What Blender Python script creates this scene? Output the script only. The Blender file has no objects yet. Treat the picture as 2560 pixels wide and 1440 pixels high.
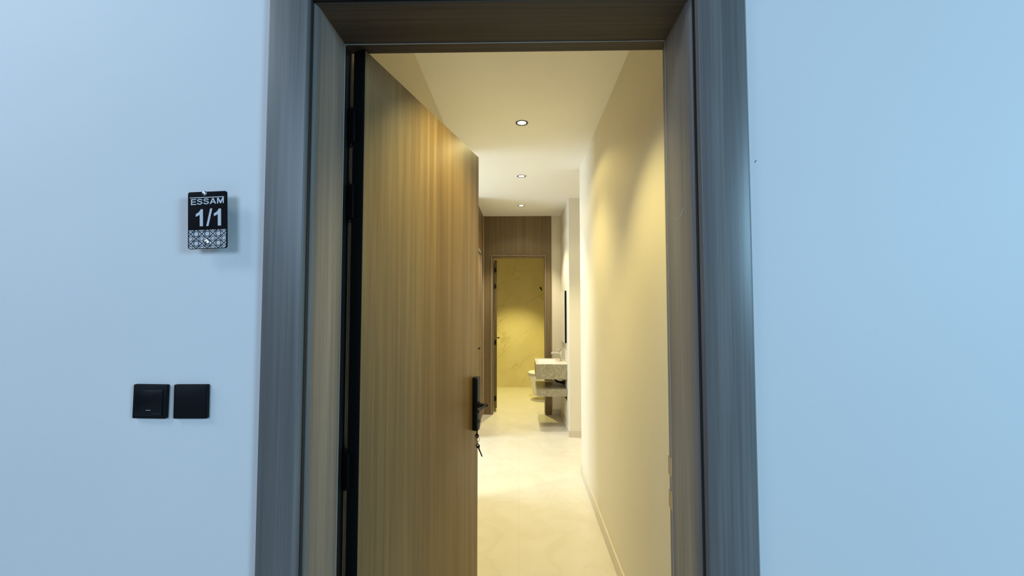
import bpy, bmesh, math, random
from mathutils import Vector, Matrix, Quaternion
random.seed(7)
C = bpy.context.scene
COL = C.collection

# ------------------------------------------------------------------ camera
EYE = 1.509                                     # eye height above the corridor floor
cam_d = bpy.data.cameras.new('camera'); cam = bpy.data.objects.new('camera', cam_d); COL.objects.link(cam)
cam_d.sensor_width = 36.0; cam_d.lens = 36.0 * 1051.0 / 2560.0; cam_d.clip_start = 0.01
yaw, pitch, roll = -0.02048, 0.04477, -0.00021
F = Vector((math.sin(yaw)*math.cos(pitch), math.cos(yaw)*math.cos(pitch), math.sin(pitch)))
R = Vector((math.cos(yaw), -math.sin(yaw), 0)); U = R.cross(F)
R2 = math.cos(roll)*R + math.sin(roll)*U; U2 = R2.cross(F)
m = Matrix((R2, U2, -F)).transposed().to_4x4(); m.translation = (0, 0, EYE)
cam.matrix_world = m
C.camera = cam

# ------------------------------------------------------------------ view and world
C.view_settings.view_transform = 'Standard'; C.view_settings.look = 'None'
C.view_settings.gamma = 1.0; C.view_settings.exposure = 0.0; C.view_settings.use_curve_mapping = False
w = bpy.data.worlds.new('daylight'); C.world = w; w.use_nodes = True
bgn = w.node_tree.nodes['Background']
bgn.inputs[0].default_value = (0.30, 0.52, 0.80, 1); bgn.inputs[1].default_value = 0.08

def area(name, loc, target, size, size_y, power, col):
    d = bpy.data.lights.new(name, 'AREA'); d.shape = 'RECTANGLE'; d.size = size; d.size_y = size_y
    d.energy = power; d.color = col
    o = bpy.data.objects.new(name, d); COL.objects.link(o); o.location = loc
    o.rotation_euler = (Vector(target) - Vector(loc)).to_track_quat('-Z', 'Y').to_euler()
    return o
# daylight from the upper left; right and back lamps are unseen, added as fill
area('daylight_left', (-5.0, 0.05, 3.6), (0.3, 1.06, 1.7), 1.2, 1.4, 32, (0.70, 0.82, 1.0))
area('daylight_upper_left', (-3.0, -0.25, 3.9), (-0.9, 1.06, 2.1), 0.8, 0.8, 30, (0.72, 0.85, 1.0))
area('fill_right', (5.2, -2.6, 2.6), (2.0, 1.06, 1.7), 1.6, 1.6, 240, (0.39, 0.72, 1.0))
area('fill_back', (-2.7, -4.6, 3.3), (0.2, 1.06, 1.9), 2.4, 2.0, 150, (0.54, 0.74, 1.0))
# daylight coming through the window of the room that opens off the corridor's left side
area('daylight_side_room', (-3.62, 3.80, 1.95), (0.0, 4.30, 0.75), 1.7, 1.3, 165, (0.66, 0.80, 1.0))

# ------------------------------------------------------------------ measures
YF = 1.060          # outer face of the entrance wall
YL = 1.2386         # where the door lining steps back to the rebate
YB = 1.308          # inner face of the entrance wall
XL, XR = -0.5414, 0.5514
CEIL = 2.804
Y_END = 3.8926      # end of the near right-hand wall
Y_RET = 4.965       # return wall beside the washbasin
X_SINK = 0.571
Y_FAR = 5.962       # panelled wall with the bathroom doorway
Y_BATH = 7.96

# ------------------------------------------------------------------ materials
def new_mat(name):
    mt = bpy.data.materials.new(name); mt.use_nodes = True
    nt = mt.node_tree; b = nt.nodes['Principled BSDF']
    return mt, nt, b
def nd(nt, kind, **kw):
    n = nt.nodes.new(kind)
    for k, v in kw.items(): setattr(n, k, v)
    return n
def ramp(nt, stops):
    r = nd(nt, 'ShaderNodeValToRGB'); e = r.color_ramp.elements
    while len(e) < len(stops): e.new(0.5)
    for el, (p, c) in zip(e, stops): el.position = p; el.color = (*c, 1)
    return r
def coords(nt, scale, loc=(0, 0, 0)):
    tc = nd(nt, 'ShaderNodeTexCoord'); mp = nd(nt, 'ShaderNodeMapping')
    mp.inputs['Scale'].default_value = scale; mp.inputs['Location'].default_value = loc
    nt.links.new(tc.outputs['Object'], mp.inputs['Vector']); return mp
def plain(name, col, rough=0.5, metal=0.0, spec=0.5):
    mt, nt, b = new_mat(name)
    b.inputs['Base Color'].default_value = (*col, 1); b.inputs['Roughness'].default_value = rough
    b.inputs['Metallic'].default_value = metal; b.inputs['Specular IOR Level'].default_value = spec
    mp = coords(nt, (40, 40, 40)); nz = nd(nt, 'ShaderNodeTexNoise'); nz.inputs['Scale'].default_value = 3
    nt.links.new(mp.outputs[0], nz.inputs['Vector'])
    mr = nd(nt, 'ShaderNodeMapRange'); mr.inputs['To Min'].default_value = max(0.02, rough - 0.04); mr.inputs['To Max'].default_value = min(1, rough + 0.04)
    nt.links.new(nz.outputs['Fac'], mr.inputs['Value']); nt.links.new(mr.outputs[0], b.inputs['Roughness'])
    return mt
def paint(name, col, bump=0.15, scale=260, rough=0.6, mottle=0.03):
    mt, nt, b = new_mat(name)
    mp = coords(nt, (1, 1, 1))
    n1 = nd(nt, 'ShaderNodeTexNoise'); n1.inputs['Scale'].default_value = scale; n1.inputs['Detail'].default_value = 3
    n2 = nd(nt, 'ShaderNodeTexNoise'); n2.inputs['Scale'].default_value = 1.7; n2.inputs['Detail'].default_value = 3
    for n in (n1, n2): nt.links.new(mp.outputs[0], n.inputs['Vector'])
    r = ramp(nt, [(0.3, tuple(c*(1-mottle) for c in col)), (0.7, col)])
    nt.links.new(n2.outputs['Fac'], r.inputs[0]); nt.links.new(r.outputs[0], b.inputs['Base Color'])
    bp = nd(nt, 'ShaderNodeBump'); bp.inputs['Strength'].default_value = bump; bp.inputs['Distance'].default_value = 0.001
    nt.links.new(n1.outputs['Fac'], bp.inputs['Height']); nt.links.new(bp.outputs[0], b.inputs['Normal'])
    b.inputs['Roughness'].default_value = rough; b.inputs['Specular IOR Level'].default_value = 0.3
    return mt
def wood(name, dark, mid, light, grain='z', rough=0.42, seed=0.0, spec=0.4):
    mt, nt, b = new_mat(name)
    s1 = {'z': (24, 24, 0.5), 'x': (0.5, 24, 24), 'y': (24, 0.5, 24)}[grain]
    s2 = {'z': (160, 160, 2.2), 'x': (2.2, 160, 160), 'y': (160, 2.2, 160)}[grain]
    a = coords(nt, s1, (seed, seed, seed)); c = coords(nt, s2, (seed, 0, 0))
    n1 = nd(nt, 'ShaderNodeTexNoise'); n1.inputs['Scale'].default_value = 1; n1.inputs['Detail'].default_value = 4; n1.inputs['Distortion'].default_value = 0.35
    n2 = nd(nt, 'ShaderNodeTexNoise'); n2.inputs['Scale'].default_value = 1; n2.inputs['Detail'].default_value = 5
    nt.links.new(a.outputs[0], n1.inputs['Vector']); nt.links.new(c.outputs[0], n2.inputs['Vector'])
    mx = nd(nt, 'ShaderNodeMix'); mx.data_type = 'FLOAT'; mx.inputs[0].default_value = 0.38
    nt.links.new(n1.outputs['Fac'], mx.inputs[2]); nt.links.new(n2.outputs['Fac'], mx.inputs[3])
    r = ramp(nt, [(0.34, dark), (0.5, mid), (0.66, light)])
    nt.links.new(mx.outputs[0], r.inputs[0]); nt.links.new(r.outputs[0], b.inputs['Base Color'])
    bp = nd(nt, 'ShaderNodeBump'); bp.inputs['Strength'].default_value = 0.12; bp.inputs['Distance'].default_value = 0.0006
    nt.links.new(n2.outputs['Fac'], bp.inputs['Height']); nt.links.new(bp.outputs[0], b.inputs['Normal'])
    b.inputs['Roughness'].default_value = rough; b.inputs['Specular IOR Level'].default_value = spec
    return mt
def marble(name, base, vein, vscale=1.6, rough=0.3, blotch=None, tile=None, grout=(0.5, 0.45, 0.35), width=0.05, amount=1.0, detail=7, distort=1.4, stretch=None):
    mt, nt, b = new_mat(name)
    mp = coords(nt, (1, 1, 1))
    nz = nd(nt, 'ShaderNodeTexNoise'); nz.inputs['Scale'].default_value = vscale; nz.inputs['Detail'].default_value = detail; nz.inputs['Distortion'].default_value = distort
    if stretch:
        rt = nd(nt, 'ShaderNodeMapping'); rt.inputs['Rotation'].default_value = (0, stretch[0], 0)
        sc_ = nd(nt, 'ShaderNodeMapping'); sc_.inputs['Scale'].default_value = stretch[1]
        nt.links.new(mp.outputs[0], rt.inputs['Vector']); nt.links.new(rt.outputs[0], sc_.inputs['Vector']); nt.links.new(sc_.outputs[0], nz.inputs['Vector'])
    else:
        nt.links.new(mp.outputs[0], nz.inputs['Vector'])
    su = nd(nt, 'ShaderNodeMath', operation='SUBTRACT'); su.inputs[1].default_value = 0.5
    ab = nd(nt, 'ShaderNodeMath', operation='ABSOLUTE')
    nt.links.new(nz.outputs['Fac'], su.inputs[0]); nt.links.new(su.outputs[0], ab.inputs[0])
    r = ramp(nt, [(0.0, vein), (width, tuple(v*(1-amount)+c*amount for v, c in zip(vein, base)))])
    nt.links.new(ab.outputs[0], r.inputs[0])
    out = r.outputs[0]
    if blotch:
        n2 = nd(nt, 'ShaderNodeTexNoise'); n2.inputs['Scale'].default_value = vscale*2.3; n2.inputs['Detail'].default_value = 5
        nt.links.new(mp.outputs[0], n2.inputs['Vector'])
        r2 = ramp(nt, [(0.35, blotch), (0.65, (1, 1, 1))]); nt.links.new(n2.outputs['Fac'], r2.inputs[0])
        mu = nd(nt, 'ShaderNodeMix'); mu.data_type = 'RGBA'; mu.blend_type = 'MULTIPLY'; mu.inputs[0].default_value = 1
        nt.links.new(out, mu.inputs[6]); nt.links.new(r2.outputs[0], mu.inputs[7]); out = mu.outputs[2]
    if tile:
        sx, sy, ox, oy = tile
        sep = nd(nt, 'ShaderNodeSeparateXYZ'); nt.links.new(mp.outputs[0], sep.inputs[0])
        hits = []
        for ax, s, o in ((0, sx, ox), (1, sy, oy)):
            ad = nd(nt, 'ShaderNodeMath', operation='SUBTRACT'); ad.inputs[1].default_value = o - 50*s
            mo = nd(nt, 'ShaderNodeMath', operation='MODULO'); mo.inputs[1].default_value = s
            lt = nd(nt, 'ShaderNodeMath', operation='LESS_THAN'); lt.inputs[1].default_value = 0.0016
            nt.links.new(sep.outputs[ax], ad.inputs[0]); nt.links.new(ad.outputs[0], mo.inputs[0]); nt.links.new(mo.outputs[0], lt.inputs[0]); hits.append(lt)
        mxm = nd(nt, 'ShaderNodeMath', operation='MAXIMUM'); nt.links.new(hits[0].outputs[0], mxm.inputs[0]); nt.links.new(hits[1].outputs[0], mxm.inputs[1])
        mu = nd(nt, 'ShaderNodeMix'); mu.data_type = 'RGBA'; nt.links.new(mxm.outputs[0], mu.inputs[0])
        nt.links.new(out, mu.inputs[6]); mu.inputs[7].default_value = (*grout, 1); out = mu.outputs[2]
    nt.links.new(out, b.inputs['Base Color']); b.inputs['Roughness'].default_value = rough
    return mt
def emit(name, col, strength):
    mt, nt, b = new_mat(name)
    b.inputs['Base Color'].default_value = (0.9, 0.9, 0.9, 1)
    b.inputs['Emission Color'].default_value = (*col, 1); b.inputs['Emission Strength'].default_value = strength
    return mt

M = {}
M['plaster'] = paint('pale plaster with a fine orange peel', (0.80, 0.80, 0.79), bump=0.18, scale=420)
M['plaster_smooth'] = paint('pale smooth plaster', (0.80, 0.80, 0.79), bump=0.10, scale=300, mottle=0.02)
M['cream'] = paint('cream wall paint', (0.73, 0.665, 0.51), bump=0.05)
M['ceil'] = paint('ceiling paint', (0.93, 0.90, 0.82), bump=0.03)
WD, WM, WL_ = (0.110, 0.106, 0.101), (0.150, 0.144, 0.136), (0.205, 0.197, 0.185)
M['wood'] = wood('grey brown laminate, upright grain', WD, WM, WL_, 'z', rough=0.38, spec=0.5)
M['lining'] = wood('grey brown laminate lining, upright grain', (0.140, 0.130, 0.120), (0.190, 0.175, 0.160), (0.255, 0.236, 0.214), 'z', rough=0.50, spec=0.30)  # architrave wood made lighter: side light put into the colour
M['wood_h_shade'] = wood('grey brown laminate, level grain', (0.046, 0.037, 0.029), (0.066, 0.053, 0.042), (0.095, 0.076, 0.060), 'x', rough=0.55, spec=0.25)  # same frame wood made darker: shade on the head put into the colour
M['door'] = wood('brown door laminate, upright grain', (0.140, 0.089, 0.039), (0.200, 0.132, 0.058), (0.282, 0.193, 0.090), 'z', seed=3.3, rough=0.46, spec=0.42)
M['panel'] = wood('brown wall panelling', (0.135, 0.092, 0.046), (0.165, 0.114, 0.052), (0.215, 0.150, 0.070), 'z', seed=8.1)
M['floor'] = marble('cream porcelain floor tile', (0.65, 0.605, 0.50), (0.625, 0.577, 0.465), 2.2, 0.28, blotch=(0.96, 0.955, 0.93), tile=(0.6, 1.2, -0.015, 3.39), grout=(0.50, 0.44, 0.33), width=0.06)
M['floor_out'] = marble('grey landing tile', (0.45, 0.47, 0.48), (0.35, 0.36, 0.37), 1.5, 0.45, tile=(0.6, 0.6, 0.1, 0.1))
M['skirt'] = marble('cream tile skirting', (0.62, 0.55, 0.42), (0.59, 0.52, 0.395), 4, 0.3)
M['bath'] = marble('veined cream wall tile', (0.70, 0.62, 0.38), (0.585, 0.505, 0.30), 1.3, 0.22, blotch=(0.93, 0.92, 0.86), tile=(1.2, 1.2, 0.8, 0.05), grout=(0.66, 0.58, 0.40), width=0.009, detail=4, distort=0.25, stretch=(0.75, (0.45, 1.0, 1.7)))
M['stone'] = marble('grey brown veined stone', (0.325, 0.285, 0.185), (0.41, 0.365, 0.255), 13, 0.3, blotch=(0.74, 0.73, 0.66), width=0.035)
M['stone_top_lit'] = marble('pale polished stone', (0.80, 0.72, 0.57), (0.86, 0.80, 0.67), 9, 0.2, width=0.04)  # lighter copy of the stone: light from above put into the colour
M['ceramic'] = plain('white glazed ceramic', (0.86, 0.85, 0.80), 0.12)
M['chrome'] = plain('chrome', (0.75, 0.75, 0.75), 0.12, 1.0)
M['steel'] = plain('brushed steel screw head', (0.70, 0.72, 0.74), 0.25, 1.0)
M['black'] = plain('black satin metal', (0.005, 0.005, 0.0055), 0.42, spec=0.22)
M['black_pl'] = plain('black plastic', (0.0045, 0.005, 0.007), 0.5, spec=0.18)
M['edge'] = plain('black door edging', (0.007, 0.007, 0.007), 0.6, spec=0.2)
M['rubber'] = plain('black rubber', (0.012, 0.012, 0.012), 0.7)
M['acrylic'] = plain('black acrylic', (0.003, 0.0035, 0.005), 0.55, spec=0.06)
M['print'] = plain('white print', (0.62, 0.62, 0.64), 0.5)
M['scratch'] = plain('bare scratched laminate', (0.75, 0.75, 0.74), 0.6)
M['bronze'] = plain('dark bronze trim', (0.03, 0.016, 0.009), 0.4, 0.5)
M['mirror'] = plain('mirror silvering', (0.90, 0.92, 0.90), 0.02, 1.0)
M['brass'] = plain('dark nickel key metal', (0.05, 0.035, 0.028), 0.4, 0.7)
M['lens'] = emit('downlight lens', (1.0, 0.95, 0.82), 9.0)

# ------------------------------------------------------------------ mesh helpers
def bx(bm, x0, x1, y0, y1, z0, z1, bev=0.0, seg=2):
    if x0 > x1: x0, x1 = x1, x0
    if y0 > y1: y0, y1 = y1, y0
    if z0 > z1: z0, z1 = z1, z0
    t = bmesh.new()
    vs = [t.verts.new(v) for v in ((x0,y0,z0),(x1,y0,z0),(x1,y1,z0),(x0,y1,z0),(x0,y0,z1),(x1,y0,z1),(x1,y1,z1),(x0,y1,z1))]
    for f in ((0,3,2,1),(4,5,6,7),(0,1,5,4),(1,2,6,5),(2,3,7,6),(3,0,4,7)): t.faces.new([vs[i] for i in f])
    if bev > 0: bmesh.ops.bevel(t, geom=list(t.edges), offset=bev, segments=seg, affect='EDGES', profile=0.5)
    merge(bm, t)
def merge(bm, t, mat=None):
    if mat is not None: bmesh.ops.transform(t, matrix=mat, verts=t.verts)
    me = bpy.data.meshes.new('tmp'); t.to_mesh(me); t.free(); bm.from_mesh(me); bpy.data.meshes.remove(me)
def tube(bm, pts, rad, n=12, caps=True):
    pts = [Vector(p) for p in pts]; rads = rad if isinstance(rad, (list, tuple)) else [rad]*len(pts)
    rings = []; up = None
    for i, p in enumerate(pts):
        d = (pts[min(i+1, len(pts)-1)] - pts[max(i-1, 0)]).normalized()
        if up is None:
            up = d.orthogonal().normalized()
        up = (up - d*up.dot(d)).normalized(); s = d.cross(up)
        rings.append([bm.verts.new(p + (up*math.cos(a) + s*math.sin(a))*rads[i]) for a in [2*math.pi*k/n for k in range(n)]])
    for a, b in zip(rings, rings[1:]):
        for k in range(n): bm.faces.new((a[k], a[(k+1) % n], b[(k+1) % n], b[k]))
    if caps:
        bm.faces.new(list(reversed(rings[0]))); bm.faces.new(rings[-1])
def cyl(bm, p0, p1, r, n=24): tube(bm, [p0, p1], r, n)
def prism(bm, pts2, z0, z1, bev=0.0, mat=None):
    t = bmesh.new()
    a = [t.verts.new((x, y, z0)) for x, y in pts2]; b = [t.verts.new((x, y, z1)) for x, y in pts2]; n = len(a)
    t.faces.new(list(reversed(a))); t.faces.new(b)
    for i in range(n): t.faces.new((a[i], a[(i+1) % n], b[(i+1) % n], b[i]))
    bmesh.ops.recalc_face_normals(t, faces=t.faces)
    if bev > 0: bmesh.ops.bevel(t, geom=list(t.edges), offset=bev, segments=2, affect='EDGES', profile=0.5)
    merge(bm, t, mat)
def rrect(x0, x1, y0, y1, r, seg=6):
    out = []
    rr = r if isinstance(r, (list, tuple)) else [r]*4
    for (cx, cy, a0, q) in ((x1, y1, 0, rr[0]), (x0, y1, 90, rr[1]), (x0, y0, 180, rr[2]), (x1, y0, 270, rr[3])):
        sx = -1 if cx == x1 else 1; sy = -1 if cy == y1 else 1
        for k in range(seg+1):
            a = math.radians(a0 + 90*k/seg); out.append((cx + sx*q + q*math.cos(a), cy + sy*q + q*math.sin(a)))
    return out
def loft(bm, rings, cap0=True, cap1=True):
    rv = [[bm.verts.new(p) for p in r] for r in rings]; n = len(rv[0])
    for a, b in zip(rv, rv[1:]):
        for k in range(n): bm.faces.new((a[k], a[(k+1) % n], b[(k+1) % n], b[k]))
    if cap0: bm.faces.new(list(reversed(rv[0])))
    if cap1: bm.faces.new(rv[-1])
    bmesh.ops.recalc_face_normals(bm, faces=bm.faces)
def lathe(bm, prof, centre, axis='z', n=40, close=False):
    cx, cy, cz = centre; rings = []
    for r, h in prof:
        ring = []
        for k in range(n):
            a = 2*math.pi*k/n; u, v = r*math.cos(a), r*math.sin(a)
            p = {'z': (cx+u, cy+v, cz+h), 'y': (cx+u, cy+h, cz+v), 'x': (cx+h, cy+u, cz+v)}[axis]
            ring.append(bm.verts.new(p))
        rings.append(ring)
    for a, b in zip(rings, rings[1:]):
        for k in range(n): bm.faces.new((a[k], a[(k+1) % n], b[(k+1) % n], b[k]))
    bm.faces.new(list(reversed(rings[0]))); bm.faces.new(rings[-1])
    bmesh.ops.recalc_face_normals(bm, faces=bm.faces)

def obj(name, bm, mat, parent=None, smooth=None, local=False):
    """link a mesh; parent's own placement is kept (geometry given in world space unless local)"""
    me = bpy.data.meshes.new(name)
    if bm.faces: bmesh.ops.recalc_face_normals(bm, faces=bm.faces)
    bm.to_mesh(me); bm.free(); me.materials.append(mat)
    o = bpy.data.objects.new(name, me); COL.objects.link(o)
    if parent is not None:
        o.parent = parent
        if not local:
            q = parent; mw = Matrix()
            while q is not None:
                mw = (Matrix.Translation(q.location) @ q.rotation_euler.to_matrix().to_4x4()) @ mw if q.type == 'EMPTY' else mw
                q = q.parent
            me.transform(mw.inverted())
    if smooth is not None:
        for p in me.polygons: p.use_smooth = True
        me.set_sharp_from_angle(angle=math.radians(smooth))
    return o
def tag(o, label=None, cat=None, group=None, kind=None):
    if label: o['label'] = label
    if cat: o['category'] = cat
    if group: o['group'] = group
    if kind: o['kind'] = kind
    return o
def thing(name, label, cat, loc=(0, 0, 0), rotz=0.0, group=None, kind=None):
    o = bpy.data.objects.new(name, None); COL.objects.link(o); o.location = loc; o.rotation_euler = (0, 0, rotz)
    o.empty_display_size = 0.05
    return tag(o, label, cat, group, kind)
def boxes(*bs):
    bm = bmesh.new()
    for b in bs: bx(bm, *b)
    return bm
def struct(name, bm, mat, label, cat, smooth=None):
    return tag(obj(name, bm, mat, smooth=smooth), label, cat, kind='structure')

# ------------------------------------------------------------------ the shell
FX0, FX1 = -0.556, 0.487        # rough opening behind the frame
struct('wall_front', boxes((-3.6, FX0, YF, YB, 0, 3.0), (FX0, 0.0, YF, YB, 2.372, 3.0)), M['plaster'],
       'pale blue-lit plaster wall to the left of the entrance doorway', 'wall')
struct('wall_front_right', boxes((FX1, 3.6, YF, YB, 0, 3.0), (0.0, FX1, YF, YB, 2.372, 3.0)), M['plaster_smooth'],
       'smooth pale blue wall to the right of the entrance doorway', 'wall')
struct('floor_landing', boxes((-3.6, 3.6, -3.5, YF, -0.10, 0.0)), M['floor_out'], 'grey tiled landing floor in front of the entrance', 'floor')
struct('floor', boxes((-1.10, 2.55, YF, 8.10, -0.10, 0.0), (-3.50, -1.10, 2.20, 5.80, -0.10, 0.0)), M['floor'], 'glossy cream tiled corridor floor running into the bathroom', 'floor')
struct('ceiling', boxes((-0.70, 2.55, YB, 6.10, CEIL, 2.95), (-3.50, -0.70, 2.20, 5.80, CEIL, 2.95)), M['ceil'], 'cream corridor ceiling with recessed downlights', 'ceiling')
struct('wall_left', boxes((-0.70, XL, YB, 3.45, 0, CEIL), (-0.70, XL, 4.90, Y_FAR, 0, CEIL)), M['cream'], 'cream corridor wall behind the open entrance door', 'wall')
struct('wall_side_room_near', boxes((-3.50, -0.70, 2.20, 2.35, 0, CEIL)), M['cream'], 'cream near wall of the daylit side room', 'wall')
struct('wall_side_room_end', boxes((-3.50, -0.70, 5.65, 5.80, 0, CEIL)), M['cream'], 'cream end wall of the daylit side room', 'wall')
struct('wall_side_room_window', boxes((-3.50, -3.35, 2.35, 2.90, 0, CEIL), (-3.50, -3.35, 4.70, 5.65, 0, CEIL), (-3.50, -3.35, 2.90, 4.70, 0, 0.80), (-3.50, -3.35, 2.90, 4.70, 2.60, CEIL)), M['cream'], 'cream side room wall with a wide window opening', 'wall')
win = tag(bpy.data.objects.new('window_1', None), 'wide dark-framed window of the side room', 'window', kind='structure'); COL.objects.link(win); win.location = (-3.42, 3.80, 0.80)
wb = boxes((-3.45, -3.39, 2.90, 2.95, 0.80, 2.60), (-3.45, -3.39, 4.65, 4.70, 0.80, 2.60), (-3.45, -3.39, 2.95, 4.65, 0.80, 0.85), (-3.45, -3.39, 2.95, 4.65, 2.55, 2.60), (-3.45, -3.39, 3.78, 3.82, 0.85, 2.55))
struct('wall_right', boxes((XR, 0.70, YB, Y_END, 0, CEIL)), M['cream'], 'long cream corridor wall on the right, just past the doorway', 'wall')
struct('wall_hall_near', boxes((0.70, 2.40, Y_END-0.15, Y_END, 0, CEIL)), M['cream'], 'cream wall of the side hall, behind the long right wall', 'wall')
struct('wall_hall_end', boxes((2.40, 2.55, Y_END-0.15, 6.10, 0, CEIL)), M['cream'], 'cream end wall of the side hall', 'wall')
struct('wall_sink', boxes((X_SINK, 0.72, Y_RET, Y_FAR, 0, CEIL), (0.72, 2.40, Y_RET, Y_RET+0.15, 0, CEIL)), M['cream'],
       'cream wall that carries the mirror and the stone washbasin', 'wall')
obj('window_frame', wb, M['black_pl'], win)
# far wall with the bathroom doorway
BX0, BX1, BZ = -0.392, 0.340, 2.225
struct('wall_far', boxes((-0.70, BX0-0.02, Y_FAR+0.012, 6.10, 0, CEIL), (BX1+0.02, 0.72, Y_FAR+0.012, 6.10, 0, CEIL), (BX0-0.02, BX1+0.02, Y_FAR+0.012, 6.10, BZ+0.02, CEIL)),
       M['cream'], 'cream wall at the far end of the corridor, beside the wood panelling', 'wall')
# bathroom
struct('wall_bathroom_back', boxes((-1.10, 0.85, Y_BATH, 8.10, 0, 2.70)), M['bath'], 'veined yellow marble tiled back wall of the bathroom', 'wall')
struct('wall_bathroom_left', boxes((-1.10, -0.95, 6.10, Y_BATH, 0, 2.70)), M['bath'], 'marble tiled left wall of the bathroom', 'wall')
struct('wall_bathroom_right', boxes((0.70, 0.85, 6.10, Y_BATH, 0, 2.70)), M['bath'], 'marble tiled bathroom wall that carries the toilet', 'wall')
struct('wall_bathroom_front', boxes((-0.95, -0.70, 5.95, 6.10, 0, 2.70)), M['bath'], 'short bathroom wall beside the doorway', 'wall')
struct('ceiling_bathroom', boxes((-1.10, 0.85, 6.10, 8.10, 2.70, 2.80)), M['ceil'], 'plain bathroom ceiling', 'ceiling')

# skirting
def skirting(name, bs, label):
    bm = bmesh.new()
    for b in bs: bx(bm, *b, bev=0.0015, seg=1)
    return struct(name, bm, M['skirt'], label, 'skirting')
SH = 0.088
skirting('baseboard_right', [(XR-0.012, XR, YB+0.002, Y_END, 0, SH)], 'cream tile skirting along the long right wall')
skirting('baseboard_return', [(X_SINK-0.0, 2.39, Y_RET-0.012, Y_RET, 0, SH-0.012)], 'cream tile skirting on the short wall facing the door')
skirting('baseboard_sink', [(X_SINK-0.012, X_SINK, Y_RET-0.012, Y_FAR, 0, SH-0.012)], 'cream tile skirting under the washbasin')
skirting('baseboard_far', [(0.437, X_SINK-0.012, Y_FAR, Y_FAR+0.012, 0, SH-0.012)], 'short cream tile skirting at the far end, right of the panelling')
skirting('baseboard_left', [(XL, XL+0.012, YB+0.002, 3.45, 0, SH)], 'cream tile skirting behind the open door')

# ------------------------------------------------------------------ entrance door frame (trim_1)
HZ = 2.309          # underside of the head lining
frame = thing('trim_1', 'grey-brown wood door frame around the open entrance', 'door frame', (0, YF, 0), kind='structure')
def profile_bm(prof, z0, z1):
    bm = bmesh.new(); prism(bm, prof, z0, z1); return bm
# left architrave: flat board, rounded inner edge
CT = 0.016
def arc(cx, cy, r, a0, a1, n=6): return [(cx + r*math.cos(math.radians(a0+(a1-a0)*k/n)), cy + r*math.sin(math.radians(a0+(a1-a0)*k/n))) for k in range(n+1)]
yfr = YF - CT
profL = [(-0.6515, YF)] + arc(-0.6515+0.003, yfr+0.003, 0.003, 180, 270, 3) + arc(-0.5495-0.004, yfr+0.004, 0.004, 270, 350, 5) + [(-0.5445, YF+0.002)]
obj('architrave', profile_bm(profL, 0.0, 2.42), M['wood'], frame, smooth=30)
profR = [(0.4452, YF+0.002)] + arc(0.4515+0.003, yfr+0.003, 0.003, 190, 270, 4) + [(0.5475, yfr), (0.5710, yfr+0.0055), (0.5765, yfr+0.011), (0.5785, YF)]
obj('architrave', profile_bm(profR, 0.0, 2.42), M['wood'], frame, smooth=30)
# head architrave: level board mitred above the opening
bm = bmesh.new(); bx(bm, -0.6515, 0.5785, yfr-0.0004, YF, HZ-0.001+0.004, 2.425, bev=0.003); obj('architrave', bm, M['wood_h_shade'], frame, smooth=30)
# lining boards with a rounded nose, set behind a shadow gap
def lining_side(face, sgn, back):
    # sgn -1: left board, +1: right board; nose recedes from the shadow gap to the face
    nose = []
    for k in range(9):
        a = math.radians(90*k/8)
        nose.append((face + sgn*0.0105*(1-math.sin(a)), YF + 0.004 + 0.024*(1-math.cos(a))))
    pr = nose + [(face, YL-0.001), (face + sgn*0.001, YL), (face + sgn*0.012*(1 if sgn < 0 else 1.4), YL), (face + sgn*0.012*(1 if sgn < 0 else 1.4), YB), (back, YB), (back, YF+0.004)]
    return pr
obj('lining', profile_bm(lining_side(-0.5345, -1, FX0), 0.0, 2.372), M['lining'], frame, smooth=30)
obj('lining', profile_bm(lining_side(0.4340, 1, FX1), 0.0, 2.372), M['lining'], frame, smooth=30)
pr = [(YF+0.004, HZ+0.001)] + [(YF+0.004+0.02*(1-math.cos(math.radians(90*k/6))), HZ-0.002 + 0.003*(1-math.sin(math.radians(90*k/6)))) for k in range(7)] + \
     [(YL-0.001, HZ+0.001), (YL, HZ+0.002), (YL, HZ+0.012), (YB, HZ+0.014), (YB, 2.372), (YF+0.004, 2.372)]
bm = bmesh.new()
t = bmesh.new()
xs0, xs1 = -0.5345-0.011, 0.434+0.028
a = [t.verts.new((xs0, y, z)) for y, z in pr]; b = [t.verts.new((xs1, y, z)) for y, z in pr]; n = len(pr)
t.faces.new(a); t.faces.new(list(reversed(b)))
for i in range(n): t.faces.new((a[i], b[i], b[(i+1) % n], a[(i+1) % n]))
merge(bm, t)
obj('head_lining', bm, M['wood_h_shade'], frame, smooth=30)
# arris highlight painted as a pale strip, black seal in the rebate
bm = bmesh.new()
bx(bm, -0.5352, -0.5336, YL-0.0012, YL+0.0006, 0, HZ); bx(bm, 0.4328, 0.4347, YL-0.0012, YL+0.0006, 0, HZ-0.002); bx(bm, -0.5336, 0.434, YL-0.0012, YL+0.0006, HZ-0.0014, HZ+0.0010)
obj('edge_highlight', bm, plain('painted edge highlight', (0.55, 0.53, 0.50), 0.4), frame)
bm = bmesh.new()
bx(bm, -0.5465, -0.5360, YL+0.001, YL+0.012, 0, HZ); bx(bm, 0.4352, 0.4460, YL+0.001, YL+0.010, 0, HZ+0.006); bx(bm, -0.535, 0.446, YL+0.001, YL+0.010, HZ+0.004, HZ+0.012)
bx(bm, -0.5464, -0.5455, YL+0.012, YB-0.0005, 0, HZ+0.01)
obj('seal', bm, M['edge'], frame)
# shadow gap strips between architrave and lining
bm = bmesh.new(); bx(bm, -0.5475, -0.5440, YF-0.006, YF+0.004, 0, 2.33); bx(bm, 0.4440, 0.4515, YF-0.004, YF+0.004, 0, 2.33)
obj('shadow_gap', bm, M['rubber'], frame)
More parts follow.
